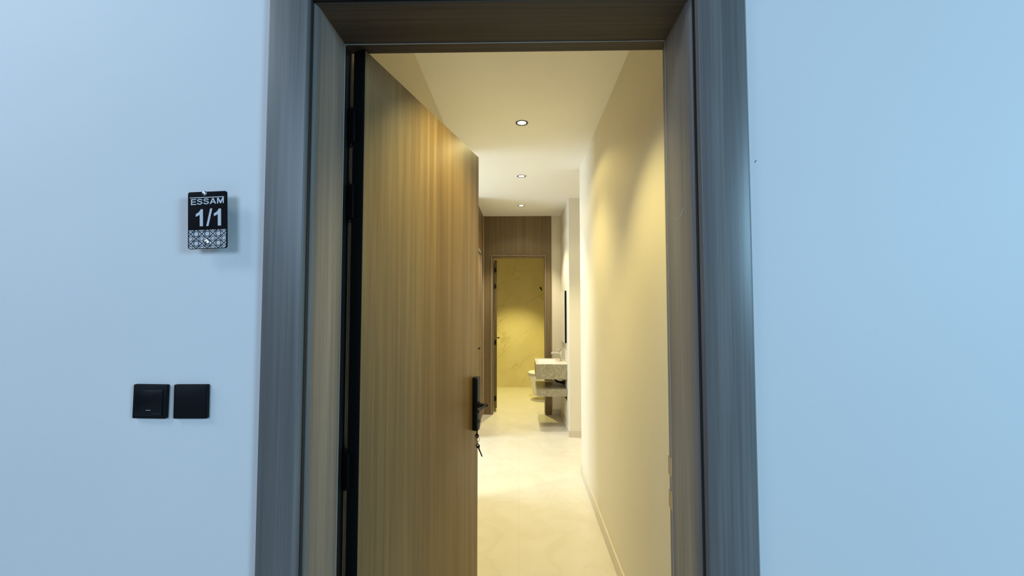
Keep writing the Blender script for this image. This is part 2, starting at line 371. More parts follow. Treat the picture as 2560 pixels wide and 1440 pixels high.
# strike plate on the right rebate
bm = bmesh.new(); bx(bm, 0.4335, 0.4355, YL-0.006, YL+0.030, 1.020, 1.072, bev=0.0005, seg=1)
bx(bm, 0.4338, 0.4352, YL-0.003, YL+0.030, 0.925, 0.975, bev=0.0005, seg=1)
obj('strike_plate', bm, plain('dull brass strike', (0.30, 0.24, 0.16), 0.4, 0.9), frame)
# scratches on the right lining
def scratch(pts, r=0.0007):
    bm = bmesh.new(); tube(bm, [(0.4338, y, z) for y, z in pts], r, 6); return obj('scratch', bm, M['scratch'], frame)
scratch([(1.118, 1.770), (1.124, 1.766), (1.134, 1.757), (1.137, 1.754)], [0.0012, 0.0008, 0.0011, 0.0006])
scratch([(1.166, 1.7505), (1.172, 1.751), (1.178, 1.7490)], [0.0006, 0.0010, 0.0006])

# ------------------------------------------------------------------ entrance door (door_1), swung inwards
HX, HY, TH = -0.4855, 1.2758, 0.26699
door = thing('door_1', 'tall brown wood-grain entrance door standing open into the corridor', 'door', (HX, HY, 0), math.pi/2 - TH, kind='structure')
LEN, DT, DZ = 0.988, 0.042, 2.314
bm = bmesh.new(); bx(bm, 0.0, LEN, 0.0, DT, 0.008, DZ, bev=0.0012, seg=2); obj('door_panel', bm, M['door'], door, smooth=30, local=True)
bm = bmesh.new(); bx(bm, -0.0016, 0.0, 0.0012, DT-0.001, 0.008, DZ); obj('edge_band', bm, M['edge'], door, local=True)
bm = bmesh.new(); bx(bm, LEN, LEN+0.0012, 0.0012, DT-0.001, 0.008, DZ); obj('edge_band', bm, M['wood'], door, local=True)
bm = bmesh.new(); bx(bm, 0.02, LEN-0.02, 0.006, DT-0.006, 0.0, 0.008); obj('drop_seal', bm, M['rubber'], door, local=True)
for hz in (2.075, 1.835, 1.015, 0.20):
    bm = bmesh.new(); h = 0.058
    # plate on the door edge, with clipped corners, and a knuckle block reaching to the frame
    pts = [(0.006, -h*0.80), (0.030, -h*0.86), (0.052, -h), (0.052, h), (0.030, h*0.86), (0.006, h*0.80)]
    t = bmesh.new()
    a = [t.verts.new((-0.0050, y, hz+z)) for y, z in pts]; b = [t.verts.new((-0.0016, y, hz+z)) for y, z in pts]
    t.faces.new(a); t.faces.new(list(reversed(b)))
    for i in range(6): t.faces.new((a[i], a[(i+1) % 6], b[(i+1) % 6], b[i]))
    merge(bm, t)
    cyl(bm, (0.002, 0.052, hz-h), (0.002, 0.052, hz+h), 0.0075, 20)
    for s in (-1, 1): cyl(bm, (0.002, 0.052, hz+s*h), (0.002, 0.052, hz+s*(h+0.005)), 0.0055, 16)
    bx(bm, -0.0120, 0.0, 0.0300, 0.0520, hz-h*0.92, hz+h*0.92, bev=0.002)
    hg = obj('hinge', bm, M['black'], door, smooth=35, local=True)
    bm = bmesh.new()
    for zz in (-0.028, 0.028): lathe(bm, [(0.0034, 0), (0.0034, -0.0006), (0.0016, -0.0013)], (-0.0050, 0.018, hz+zz), axis='x', n=14)
    obj('screw', bm, M['black'], hg, smooth=40, local=True)

# electronic lock on the outer face (local -y is towards the landing)
S0, S1, LZ0, LZ1, LT = 0.908, 0.957, 0.880, 1.150, 0.027
lock = bmesh.new()
prism(lock, rrect(S0, S1, LZ0, LZ1, [0.010, 0.006, 0.012, 0.030], 8), 0.0, LT, bev=0.003, mat=Matrix.Rotation(math.radians(90), 4, 'X'))
lk = obj('lock_case', lock, M['black'], door, smooth=35, local=True)
bm = bmesh.new(); prism(bm, rrect(S0+0.006, S1-0.006, 1.055, LZ1-0.010, 0.005, 6), LT, LT+0.0008, mat=Matrix.Rotation(math.radians(90), 4, 'X'))
obj('touch_pad', bm, plain('black glass', (0.004, 0.004, 0.0045), 0.35, spec=0.25), lk, local=True)
bm = bmesh.new(); LVZ = 1.008
lathe(bm, [(0.016, 0), (0.016, -0.005), (0.011, -0.008), (0.0095, -0.036), (0.0095, -0.046), (0.006, -0.049)], (0.935, -LT+0.001, LVZ), axis='y', n=28)
obj('lever_neck', bm, M['black'], lk, smooth=35, local=True)
bm = bmesh.new()
pts = []; secs = []
for k in range(13):
    q = k/12; s = 0.944 - 0.128*q; y = -LT-0.041 + 0.006*math.sin(q*math.pi)*0.5; z = LVZ - 0.003*q
    hh = 0.0095 - 0.002*q; tt = 0.0050 - 0.001*q
    secs.append([(s, y + tt*math.cos(a), z + hh*math.sin(a)) for a in [2*math.pi*j/16 for j in range(16)]])
loft(bm, secs); obj('lever', bm, M['black'], lk, smooth=40, local=True)
bm = bmesh.new(); lathe(bm, [(0.0085, 0), (0.0085, -0.002), (0.006, -0.003)], (0.934, -LT, 0.925), axis='y', n=24)
obj('keyhole_cover', bm, M['black'], lk, smooth=40, local=True)
# latch plate on the free edge
bm = bmesh.new(); bx(bm, LEN+0.0012, LEN+0.003, 0.010, 0.032, 0.88, 1.12, bev=0.0006, seg=1); bx(bm, LEN+0.003, LEN+0.013, 0.014, 0.028, 0.99, 1.01, bev=0.002)
obj('latch_plate', bm, M['black'], door, local=True)

# keys hanging under the lock
def key_bm(L_bow, L_blade, rot, origin):
    bm = bmesh.new(); t = bmesh.new()
    n = 20; outer = [(0.0100*math.cos(2*math.pi*k/n), 0.0120*math.sin(2*math.pi*k/n)) for k in range(n)]; inner = [(0.0042*math.cos(2*math.pi*k/n), 0.004+0.0035*math.sin(2*math.pi*k/n)) for k in range(n)]
    th = 0.0013
    vo0 = [t.verts.new((x, -th, z)) for x, z in outer]; vi0 = [t.verts.new((x, -th, z)) for x, z in inner]
    vo1 = [t.verts.new((x, th, z)) for x, z in outer]; vi1 = [t.verts.new((x, th, z)) for x, z in inner]
    for k in range(n):
        j = (k+1) % n
        t.faces.new((vo0[k], vo0[j], vi0[j], vi0[k])); t.faces.new((vo1[k], vi1[k], vi1[j], vo1[j]))
        t.faces.new((vo0[k], vo1[k], vo1[j], vo0[j])); t.faces.new((vi0[k], vi0[j], vi1[j], vi1[k]))
    merge(bm, t)
    z0 = -0.011; teeth = [(0.0032, z0), (0.0032, z0-L_blade*0.35)]
    for k in range(4):
        zz = z0 - L_blade*(0.4+0.14*k); teeth += [(0.0036, zz), (0.0022 if k % 2 else 0.0016, zz-L_blade*0.07)]
    teeth += [(0.0, z0-L_blade), (-0.0032, z0-L_blade*0.93), (-0.0032, z0)]
    prism(bm, teeth, -th, th, mat=Matrix.Rotation(math.radians(90), 4, 'X'))
    bmesh.ops.transform(bm, matrix=Matrix.Translation(origin) @ rot, verts=bm.verts)
    return bm
def door_pt(s, off, z):      # point on the door: s along the leaf, off out of its outer face
    return Vector((HX + s*math.sin(TH) + off*math.cos(TH), HY + s*math.cos(TH) - off*math.sin(TH), z))
kp = door_pt(0.921, 0.0215, 0.882)
kr = thing('key_ring', 'two small dark keys on a ring hanging beneath the black door lock', 'keys', tuple(kp), math.pi/2 - TH)
RZ = Matrix.Rotation(math.radians(90), 4, 'Z')
bm = key_bm(0.02, 0.022, Matrix.Rotation(math.radians(180), 4, 'Y') @ RZ, Vector((0, 0, -0.026))); obj('key', bm, M['brass'], kr, smooth=30, local=True)
bm = bmesh.new(); tube(bm, [(0.0, -0.003 + 0.0100*math.sin(a), -0.0430 + 0.0125*math.cos(a)) for a in [2*math.pi*k/28 for k in range(29)]], 0.0011, 8, caps=False)
obj('split_ring', bm, M['brass'], kr, smooth=60, local=True)
bm = bmesh.new(); tube(bm, [(0.0065*math.sin(a), -0.003, -0.0615 + 0.0080*math.cos(a)) for a in [2*math.pi*k/24 for k in range(25)]], 0.0010, 8, caps=False)
obj('link', bm, M['brass'], kr, smooth=60, local=True)
bm = key_bm(0.02, 0.046, Matrix.Rotation(math.radians(-24), 4, 'X') @ RZ, Vector((0.0, -0.005, -0.0765))); obj('key', bm, M['brass'], kr, smooth=30, local=True)

# ------------------------------------------------------------------ door sign
SGN = Matrix.Translation((-0.7855, 1.030, 1.7268)) @ Matrix.Rotation(math.radians(-2.0), 4, 'Y')
sign = thing('door_sign', 'small black plate reading ESSAM 1/1 with a white lattice band, left of the doorway', 'sign', (-0.7855, 1.030, 1.7268))
def place(bm, mat=None):
    bmesh.ops.transform(bm, matrix=SGN if mat is None else SGN @ mat, verts=bm.verts); return bm
SW, SHH = 0.0496, 0.0722
bm = bmesh.new(); prism(bm, rrect(-SW, SW, -SHH, SHH, 0.0055, 6), -0.003, 0.0, bev=0.0004, mat=Matrix.Rotation(math.radians(90), 4, 'X'))
obj('plate', place(bm), M['acrylic'], sign, smooth=30)
def sx(px): return (px - 556.0)/716.0*2*SW          # plate coordinates read off an enlarged view
def sz(py): return (727.0 - py)/1042.0*2*SHH
FR = -0.0004
STACK = [0]
def poly(bm, pts, y0=-0.0007, y1=-0.0001):
    STACK[0] = (STACK[0] + 1) % 14; y0 -= 0.000012*STACK[0]
    t = bmesh.new(); a = [t.verts.new((x, y0, z)) for x, z in pts]; b = [t.verts.new((x, y1, z)) for x, z in pts]; n = len(a)
    t.faces.new(a); t.faces.new(list(reversed(b)))
    for i in range(n): t.faces.new((a[i], a[(i+1) % n], b[(i+1) % n], b[i]))
    bmesh.ops.recalc_face_normals(t, faces=t.faces); merge(bm, t)
def pp(pts): return [(sx(x), sz(y)) for x, y in pts]
def smooth_path(P, n=6):
    Q = [P[0]] + list(P) + [P[-1]]; out = []
    for i in range(1, len(Q)-2):
        for k in range(n):
            t_ = k/n
            out.append(tuple(0.5*((2*Q[i][c]) + (Q[i+1][c]-Q[i-1][c])*t_ + (2*Q[i-1][c]-5*Q[i][c]+4*Q[i+1][c]-Q[i+2][c])*t_**2 + (3*Q[i][c]-Q[i-1][c]-3*Q[i+1][c]+Q[i+2][c])*t_**3) for c in (0, 1)))
    return out + [P[-1]]
def ribbon(bm, P, wpx):
    P = smooth_path(P); Lf, Rt = [], []
    for i in range(len(P)):
        a_, b_ = P[max(i-1, 0)], P[min(i+1, len(P)-1)]; dx, dy = b_[0]-a_[0], b_[1]-a_[1]; L = math.hypot(dx, dy)
        Lf.append((P[i][0]-dy/L*wpx, P[i][1]+dx/L*wpx)); Rt.append((P[i][0]+dy/L*wpx, P[i][1]-dx/L*wpx))
    for i in range(len(P)-1): poly(bm, pp([Lf[i], Lf[i+1], Rt[i+1], Rt[i]]))
bm = bmesh.new()                # the five letters of the name
poly(bm, pp([(260, 338), (280, 338), (280, 444), (260, 446)]))
for yy, xe in ((338, 352), (381, 346), (427, 356)): poly(bm, pp([(278, yy), (xe, yy-1), (xe, yy+16), (278, yy+17)]))
for ox, oy in ((368, 1), (486, -2)):
    ribbon(bm, [(ox+92, oy+365), (ox+82, oy+351), (ox+54, oy+344), (ox+27, oy+348), (ox+14, oy+363), (ox+26, oy+377), (ox+54, oy+385), (ox+82, oy+394), (ox+93, oy+411), (ox+80, oy+426), (ox+52, oy+432), (ox+22, oy+427), (ox+8, oy+410)], 8.8)
poly(bm, pp([(604, 437), (652, 332), (676, 332), (664, 352), (627, 437)])); poly(bm, pp([(652, 332), (676, 332), (722, 434), (698, 435), (660, 350)])); poly(bm, pp([(636, 396), (692, 395), (697, 411), (630, 412)]))
poly(bm, pp([(740, 330), (758, 330), (758, 433), (740, 434)])); poly(bm, pp([(844, 326), (862, 326), (862, 430), (844, 431)]))
poly(bm, pp([(740, 330), (768, 330), (810, 408), (810, 432), (794, 432)])); poly(bm, pp([(862, 326), (836, 327), (794, 408), (794, 432), (810, 432)]))
obj('name_lettering', place(bm), M['print'], sign)
bm = bmesh.new()
for dx in (0, 332):      # the two figures one
    poly(bm, pp([(438+dx, 528), (478+dx, 528), (478+dx, 838), (420+dx, 838), (420+dx, 625), (388+dx, 645), (348+dx, 662), (348+dx, 612), (390+dx, 590), (420+dx, 560)]))
poly(bm, pp([(612, 520), (650, 520), (578, 838), (540, 838)]))
obj('number', place(bm), M['print'], sign)
bm = bmesh.new(); poly(bm, pp([(240, 306), (868, 306), (868, 320), (240, 320)])); obj('rule_line', place(bm), M['print'], sign)
bm = bmesh.new(); poly(bm, pp([(218, 905), (900, 905), (900, 1215), (870, 1238), (235, 1238), (218, 1220)]), -0.0005, -0.0001); obj('lattice_band', place(bm), M['print'], sign)
# lattice lines: eight-lobed rings with doubled diagonals weaving between them
bm = bmesh.new()
X0b, X1b, Z0b, Z1b = 218, 900, 905, 1238
def seg(p, q, wpx=5.2):
    # clip to the band
    (x0, y0), (x1, y1) = p, q; t0, t1_ = 0.0, 1.0; dx, dy = x1-x0, y1-y0
    for pk, qk in ((-dx, x0-X0b), (dx, X1b-x0), (-dy, y0-Z0b), (dy, Z1b-y0)):
        if abs(pk) < 1e-9:
            if qk < 0: return
        else:
            r_ = qk/pk
            if pk < 0: t0 = max(t0, r_)
            else: t1_ = min(t1_, r_)
    if t0 >= t1_: return
    ax, ay = x0+dx*t0, y0+dy*t0; bx_, by = x0+dx*t1_, y0+dy*t1_
    L = math.hypot(bx_-ax, by-ay)
    if L < 1: return
    nx, ny = -(by-ay)/L*wpx, (bx_-ax)/L*wpx
    poly(bm, pp([(ax+nx, ay+ny), (bx_+nx, by+ny), (bx_-nx, by-ny), (ax-nx, ay-ny)]), -0.0009, -0.0004)
centres = [(355+203*i, 978+172*j) for j in (-1, 0, 1, 2) for i in (-2, -1, 0, 1, 2, 3)]
for cx, cy in centres:
    ring = [(cx + (52 if k % 2 == 0 else 44)*math.cos(2*math.pi*k/16), cy + (52 if k % 2 == 0 else 44)*math.sin(2*math.pi*k/16)) for k in range(16)]
    for k in range(16): seg(ring[k], ring[(k+1) % 16])
    # outer lobes between the diagonals
    for a0 in (45, 135, 225, 315):
        ar = [(cx + 82*math.cos(math.radians(a0-24+12*k)), cy + 78*math.sin(math.radians(a0-24+12*k))) for k in range(5)]
        for k in range(4): seg(ar[k], ar[k+1], 3.6)
    # crossing lines right of and below each ring
    mx_, my_ = cx+101.5, cy
    for sgn in (-1, 1):
        seg((mx_-72, my_-sgn*61), (mx_+72, my_+sgn*61)); 
        mx2, my2 = cx, cy+86
        seg((mx2-58, my2-sgn*49), (mx2+58, my2+sgn*49))
    dq = 26
    mx3, my3 = cx+101.5, cy+86
    for (ux, uy), (vx, vy) in (((0, -46), (44, 0)), ((44, 0), (0, 46)), ((0, 46), (-44, 0)), ((-44, 0), (0, -46))): seg((mx3+ux, my3+uy), (mx3+vx, my3+vy), 3.6)
obj('lattice_lines', place(bm), M['acrylic'], sign)
for (px, py, rr_, standoff) in ((508, 238, 0.0062, 1), (556, 1135, 0.0085, 1)):
    bm = bmesh.new(); lathe(bm, [(rr_, 0.0), (rr_, -0.0008), (rr_*0.85, -0.0019), (rr_*0.45, -0.0028), (rr_*0.1, -0.0030)], (sx(px), 0.0, sz(py)), axis='y', n=28)
    obj('screw_cap', place(bm), M['steel'], sign, smooth=60)
    bm = bmesh.new(); cyl(bm, (sx(px), 0.003, sz(py)), (sx(px), 0.0305, sz(py)), 0.0055, 20)
    obj('spacer', place(bm), M['steel'], sign, smooth=40)

# ------------------------------------------------------------------ switches
def plate_switch(cx, cz, name, label, cat, rot, kind):
    mt_ = Matrix.Translation((cx, YF, cz)) @ Matrix.Rotation(math.radians(rot), 4, 'Y')
    t_ = thing(name, label, cat, (cx, YF, cz))
    def pl(bm): bmesh.ops.transform(bm, matrix=mt_, verts=bm.verts); return bm
    Rx = Matrix.Rotation(math.radians(90), 4, 'X')
    bm = bmesh.new(); prism(bm, rrect(-0.043, 0.043, -0.0425, 0.0425, 0.003, 4), 0.0, 0.009, bev=0.0012, mat=Rx); obj('back_plate', pl(bm), M['black_pl'], t_, smooth=30)
    if kind == 'call':
        bm = bmesh.new(); prism(bm, rrect(-0.036, 0.034, -0.036, 0.030, 0.002, 4), 0.009, 0.0112, bev=0.0008, mat=Rx); obj('rocker', pl(bm), plain('black satin rocker', (0.006, 0.006, 0.008), 0.3, spec=0.3), t_, smooth=30)
        bm = bmesh.new(); bx(bm, -0.0065, 0.0055, -0.0117, -0.0111, -0.0218, -0.0205); obj('marker', pl(bm), plain('grey marker', (0.45, 0.45, 0.5), 0.4), t_)
        bm = bmesh.new(); bx(bm, 0.010, 0.028, -0.0117, -0.0111, -0.0296, -0.0289); obj('stripe', pl(bm), plain('dim grey ridge', (0.06, 0.06, 0.07), 0.4), t_)  # thin lighter stripe low on the rocker
    else:
        bm = bmesh.new(); prism(bm, rrect(-0.040, 0.040, -0.0395, 0.0395, 0.002, 4), 0.009, 0.0102, bev=0.0006, mat=Rx); obj('blank_cover', pl(bm), M['black_pl'], t_, smooth=30)
plate_switch(-0.9340, 1.271, 'doorbell_switch', 'square black wall switch with a tiny white mark, left of its twin', 'switch', 0.6, 'call')
plate_switch(-0.8300, 1.2712, 'blank_switch', 'square plain black wall plate, the one nearer the doorway', 'switch', -0.4, 'blank')
# small marks on the walls
bm = bmesh.new(); tube(bm, [(0.592, YF-0.0002, 1.873), (0.594, YF-0.0004, 1.876), (0.5962, YF-0.0002, 1.880)], [0.0004, 0.0008, 0.0004], 6)
tag(obj('wall_mark', bm, M['black_pl']), 'tiny dark nick in the plaster right of the door frame', 'mark')

# ------------------------------------------------------------------ downlights
def spot(name, loc, power, col, angle, blend, parent=None, size=0.02):
    d = bpy.data.lights.new(name, 'SPOT'); d.energy = power; d.color = col; d.spot_size = math.radians(angle); d.spot_blend = blend; d.shadow_soft_size = size
    o = bpy.data.objects.new(name, d); COL.objects.link(o)
    if parent: o.parent = parent
    o.location = loc; return o
def downlight(x, y, z, label, power, col, group=None, spill=0.0, angle=96, blend=0.55):
    t_ = thing('downlight', label, 'ceiling light', (x, y, z), group=group)
    bm = bmesh.new(); ro, ri, n = 0.0440, 0.0310, 48
    prof = [(ro, 0.0), (ro-0.0008, -0.0022), (ro-0.004, -0.0030), (ri+0.002, -0.0026), (ri, -0.0012), (ri-0.001, 0.0)]
    rings = [[bm.verts.new((r*math.cos(2*math.pi*k/n), r*math.sin(2*math.pi*k/n), h)) for k in range(n)] for r, h in prof]
    for a_, b_ in zip(rings, rings[1:]):
        for k in range(n): bm.faces.new((a_[k], a_[(k+1) % n], b_[(k+1) % n], b_[k]))
    obj('trim_ring', bm, M['bronze'], t_, smooth=40, local=True)
    bm = bmesh.new(); lathe(bm, [(ri, -0.0002), (ri*0.7, -0.0009), (ri*0.2, -0.0012)], (0, 0, 0), n=40); obj('light_lens', bm, M['lens'], t_, smooth=40, local=True)
    spot('downlight_beam', (0, 0, -0.012), power, col, angle, blend, t_)
    if spill > 0: spot('downlight_spill', (0, 0, -0.014), spill, col, 136, 0.30, t_, 0.03)
    return t_
GR = 'round downlights along the corridor ceiling'
downlight(0.010, 1.698, CEIL, 'round dark-rimmed downlight just inside the entrance, hidden above the door head', 84, (1.0, 0.84, 0.33), GR, spill=0, angle=87, blend=0.6)
downlight(0.010, 2.908, CEIL, 'round dark-rimmed downlight, nearest of the three seen above the corridor', 68, (1.0, 0.85, 0.37), GR, spill=14, angle=96, blend=0.8)
downlight(0.010, 4.117, CEIL, 'round dark-rimmed downlight, middle of the three above the corridor', 85, (1.0, 0.92, 0.68), GR, spill=8)
downlight(0.010, 5.327, CEIL, 'round dark-rimmed downlight, farthest of the three, nearest the washbasin', 110, (1.0, 0.93, 0.74), GR, spill=6)
downlight(1.500, 4.430, CEIL, 'unseen downlight added to fill the side hall, round the corner past the long right wall', 62, (1.0, 0.84, 0.42), spill=9)  # added unseen lamp, lifts the bounce out of the side hall
downlight(-0.10, 7.050, 2.70, 'round downlight in the bathroom ceiling', 230, (1.0, 0.89, 0.32), spill=1, angle=78)

# ------------------------------------------------------------------ far end: panelling, doorway, bathroom door
pan = thing('trim_2', 'brown wood panelling from floor to ceiling around the bathroom doorway', 'wall panelling', (0, Y_FAR, 0), kind='structure')
bm = bmesh.new()
bx(bm, XL, BX0-0.012, Y_FAR, Y_FAR+0.012, 0, CEIL); bx(bm, BX1+0.004, 0.435, Y_FAR-0.004, Y_FAR+0.012, 0, CEIL); bx(bm, BX0-0.012, BX1+0.004, Y_FAR, Y_FAR+0.012, BZ+0.006, CEIL)
obj('panel_board', bm, M['panel'], pan)
bm = bmesh.new()
bx(bm, BX0-0.034, BX0-0.010, Y_FAR-0.010, Y_FAR, 0, BZ+0.006, bev=0.003); bx(bm, BX1+0.004, BX1+0.016, Y_FAR-0.010, Y_FAR-0.004, 0, BZ+0.006, bev=0.002); bx(bm, BX0-0.034, BX1+0.016, Y_FAR-0.010, Y_FAR, BZ+0.006, BZ+0.022, bev=0.002)
obj('bead', bm, wood('lighter brown bead', (0.19, 0.145, 0.10), (0.23, 0.18, 0.125), (0.28, 0.22, 0.155), 'z'), pan)
bm = bmesh.new()
bx(bm, BX0-0.02, BX0, Y_FAR, 6.10, 0, BZ+0.006); bx(bm, BX1-0.0, BX1+0.02, Y_FAR, 6.10, 0, BZ+0.006); bx(bm, BX0, BX1, Y_FAR, 6.10, BZ-0.014, BZ+0.006)
obj('doorway_lining', bm, M['panel'], pan)
bd = thing('door_3', 'narrow brown bathroom door standing wide open, seen edge-on at the left', 'door', (-0.385, 6.125, 0), math.radians(90+4.5), kind='structure')
bm = bmesh.new(); bx(bm, 0, 0.70, -0.040, 0.0, 0.05, 2.19, bev=0.0015); obj('door_panel', bm, M['panel'], bd, local=True)
bm = bmesh.new(); bx(bm, -0.0012, 0.0, -0.038, -0.002, 0.05, 2.19); obj('edge_band', bm, wood('dark brown edge', (0.09, 0.066, 0.028), (0.12, 0.088, 0.038), (0.15, 0.11, 0.05), 'z'), bd, local=True)
for hz in (2.045, 1.810, 0.995, 0.19):
    bm = bmesh.new(); bx(bm, -0.006, -0.0012, -0.031, -0.006, hz-0.034, hz+0.034, bev=0.002); cyl(bm, (-0.004, -0.004, hz-0.034), (-0.004, -0.004, hz+0.034), 0.005, 12)
    obj('hinge', bm, M['edge'], bd, smooth=40, local=True)
bm = bmesh.new(); lathe(bm, [(0.024, 0), (0.024, -0.006), (0.009, -0.008), (0.009, -0.045)], (0.64, -0.040, 1.015), axis='y', n=20); bx(bm, 0.535, 0.645, -0.093, -0.078, 1.006, 1.024, bev=0.004)
obj('door_handle', bm, M['black'], bd, smooth=35, local=True)

# left-hand wood panelling with its closed side door
sp = thing('trim_3', 'brown wood panelling on the left wall next to the bathroom doorway', 'wall panelling', (XL, 5.2, 0), kind='structure')
bm = bmesh.new(); bx(bm, XL, XL+0.008, 4.90, 4.95, 0, CEIL); bx(bm, XL, XL+0.008, 5.60, Y_FAR, 0, CEIL); bx(bm, XL, XL+0.008, 4.95, 5.60, 2.225, CEIL); obj('panel_board', bm, M['door'], sp)
bm = bmesh.new()
for y0_, y1_ in ((4.95, 4.99), (5.56, 5.60)): bx(bm, XL+0.004, XL+0.020, y0_, y1_, 0, 2.25, bev=0.003)
bx(bm, XL+0.004, XL+0.020, 4.95, 5.60, 2.21, 2.25, bev=0.003)
obj('door_casing', bm, wood('light brown casing', (0.22, 0.17, 0.115), (0.27, 0.21, 0.145), (0.33, 0.26, 0.18), 'z'), sp)
bm = bmesh.new(); bx(bm, XL+0.004, XL+0.020, 5.946, 5.962, 0, CEIL, bev=0.003); obj('corner_bead', bm, wood('pale bead', (0.36, 0.29, 0.20), (0.42, 0.34, 0.24), (0.50, 0.41, 0.30), 'z'), sp)
sd = thing('door_2', 'closed brown side door in the left-hand panelling', 'door', (XL, 5.11, 0), kind='structure')
bm = bmesh.new(); bx(bm, XL, XL+0.006, 4.99, 5.56, 0.008, 2.21); obj('door_panel', bm, M['door'], sd)
bm = bmesh.new(); lathe(bm, [(0.024, 0.0), (0.024, 0.006), (0.009, 0.008), (0.009, 0.042)], (XL+0.006, 5.05, 1.01), axis='x', n=20); bx(bm, XL+0.042, XL+0.055, 5.045, 5.15, 1.002, 1.018, bev=0.004)
obj('door_handle', bm, M['black'], sd, smooth=35)

# ------------------------------------------------------------------ washbasin, shelf, mirror
SY0, SY1 = 5.212, 5.800
ws = thing('washbasin', 'thick grey-brown stone washbasin block fixed to the wall under the mirror', 'washbasin', (X_SINK, 5.50, 0.62))
bm = bmesh.new()
# stone block as a ring around the basin, with a floor
XA, XB, TZ = 0.190, X_SINK, 0.806
hx0, hx1, hy0, hy1 = 0.222, 0.462, 5.262, 5.745
bx(bm, XA, hx0, SY0, SY1, 0.620, TZ-0.003); bx(bm, hx1, XB, SY0, SY1, 0.620, TZ-0.003); bx(bm, hx0, hx1, SY0, hy0, 0.620, TZ-0.003); bx(bm, hx0, hx1, hy1, SY1, 0.620, TZ-0.003); bx(bm, hx0, hx1, hy0, hy1, 0.620, 0.660)
obj('stone_block', bm, M['stone'], ws)
bm = bmesh.new()
def rect_ring(x0, x1, y0, y1, z): return [(x0, y0, z), (x1, y0, z), (x1, y1, z), (x0, y1, z)]
loft(bm, [rect_ring(XA, XB, SY0, SY1, TZ-0.003), rect_ring(XA-0.0005, XB, SY0-0.0005, SY1, TZ-0.001), rect_ring(XA+0.001, XB, SY0+0.001, SY1, TZ), rect_ring(hx0, hx1, hy0, hy1, TZ), rect_ring(hx0, hx1, hy0, hy1, TZ-0.012)], cap0=False, cap1=False)
obj('top_rim', bm, M['stone_top_lit'], ws)
bm = bmesh.new()
loft(bm, [rect_ring(hx0, hx1, hy0, hy1, TZ-0.004), rect_ring(hx0+0.008, hx1-0.006, hy0+0.01, hy1-0.01, TZ-0.030), rect_ring(hx0+0.030, hx1-0.025, hy0+0.03, hy1-0.03, 0.690), rect_ring(hx0+0.06, hx1-0.05, hy0+0.06, hy1-0.06, 0.684)], cap0=False, cap1=True)
obj('bowl', bm, M['ceramic'], ws)
bm = bmesh.new(); lathe(bm, [(0.022, 0.0), (0.022, 0.003), (0.015, 0.005), (0.004, 0.004)], (0.345, 5.50, 0.684), n=24); obj('drain', bm, M['chrome'], ws, smooth=40)
# waste trap and supply hoses underneath
bm = bmesh.new()
def curve_pts(P, n=10):
    out = []; P = [Vector(p) for p in P]; Q = [P[0]] + P + [P[-1]]
    for i in range(1, len(Q)-2):
        for k in range(n):
            t_ = k/n; a_, b_, c_, d_ = Q[i-1], Q[i], Q[i+1], Q[i+2]
            out.append(0.5*((2*b_) + (c_-a_)*t_ + (2*a_-5*b_+4*c_-d_)*t_**2 + (3*b_-a_-3*c_+d_)*t_**3))
    out.append(P[-1]); return out
tube(bm, curve_pts([(0.345, 5.50, 0.622), (0.375, 5.50, 0.600), (0.430, 5.50, 0.575), (0.480, 5.50, 0.545), (0.530, 5.50, 0.535), (X_SINK, 5.50, 0.545)]), 0.011, 14)
obj('waste_pipe', bm, M['black'], ws, smooth=60)
bm = bmesh.new(); tube(bm, curve_pts([(0.520, 5.47, 0.622), (0.470, 5.44, 0.612), (0.405, 5.43, 0.606), (0.430, 5.42, 0.578), (0.490, 5.42, 0.548), (0.540, 5.43, 0.530), (X_SINK, 5.44, 0.54)]), 0.0055, 10); obj('supply_hose', bm, M['black'], ws, smooth=60)
bm = bmesh.new(); tube(bm, curve_pts([(0.520, 5.53, 0.622), (0.450, 5.56, 0.590), (0.400, 5.57, 0.560), (0.470, 5.57, 0.520), (X_SINK, 5.56, 0.53)]), 0.006, 10); obj('supply_hose', bm, M['chrome'], ws, smooth=60)

fc = thing('faucet', 'slim chrome mixer tap standing on the back of the stone washbasin', 'faucet', (0.525, 5.50, TZ))
bm = bmesh.new(); lathe(bm, [(0.024, 0.0), (0.024, 0.004), (0.016, 0.008), (0.0145, 0.02), (0.0145, 0.118), (0.017, 0.124), (0.017, 0.142), (0.010, 0.148)], (0.525, 5.50, TZ), n=28); obj('tap_body', bm, M['chrome'], fc, smooth=40)
bm = bmesh.new(); tube(bm, curve_pts([(0.522, 5.50, TZ+0.100), (0.490, 5.50, TZ+0.112), (0.440, 5.50, TZ+0.113), (0.405, 5.50, TZ+0.108), (0.398, 5.50, TZ+0.092)]), 0.0095, 16); obj('spout', bm, M['chrome'], fc, smooth=50)
bm = bmesh.new(); tube(bm, [(0.525, 5.50, TZ+0.148), (0.500, 5.50, TZ+0.156), (0.452, 5.50, TZ+0.160)], [0.006, 0.005, 0.004], 12); obj('tap_lever', bm, M['chrome'], fc, smooth=50)

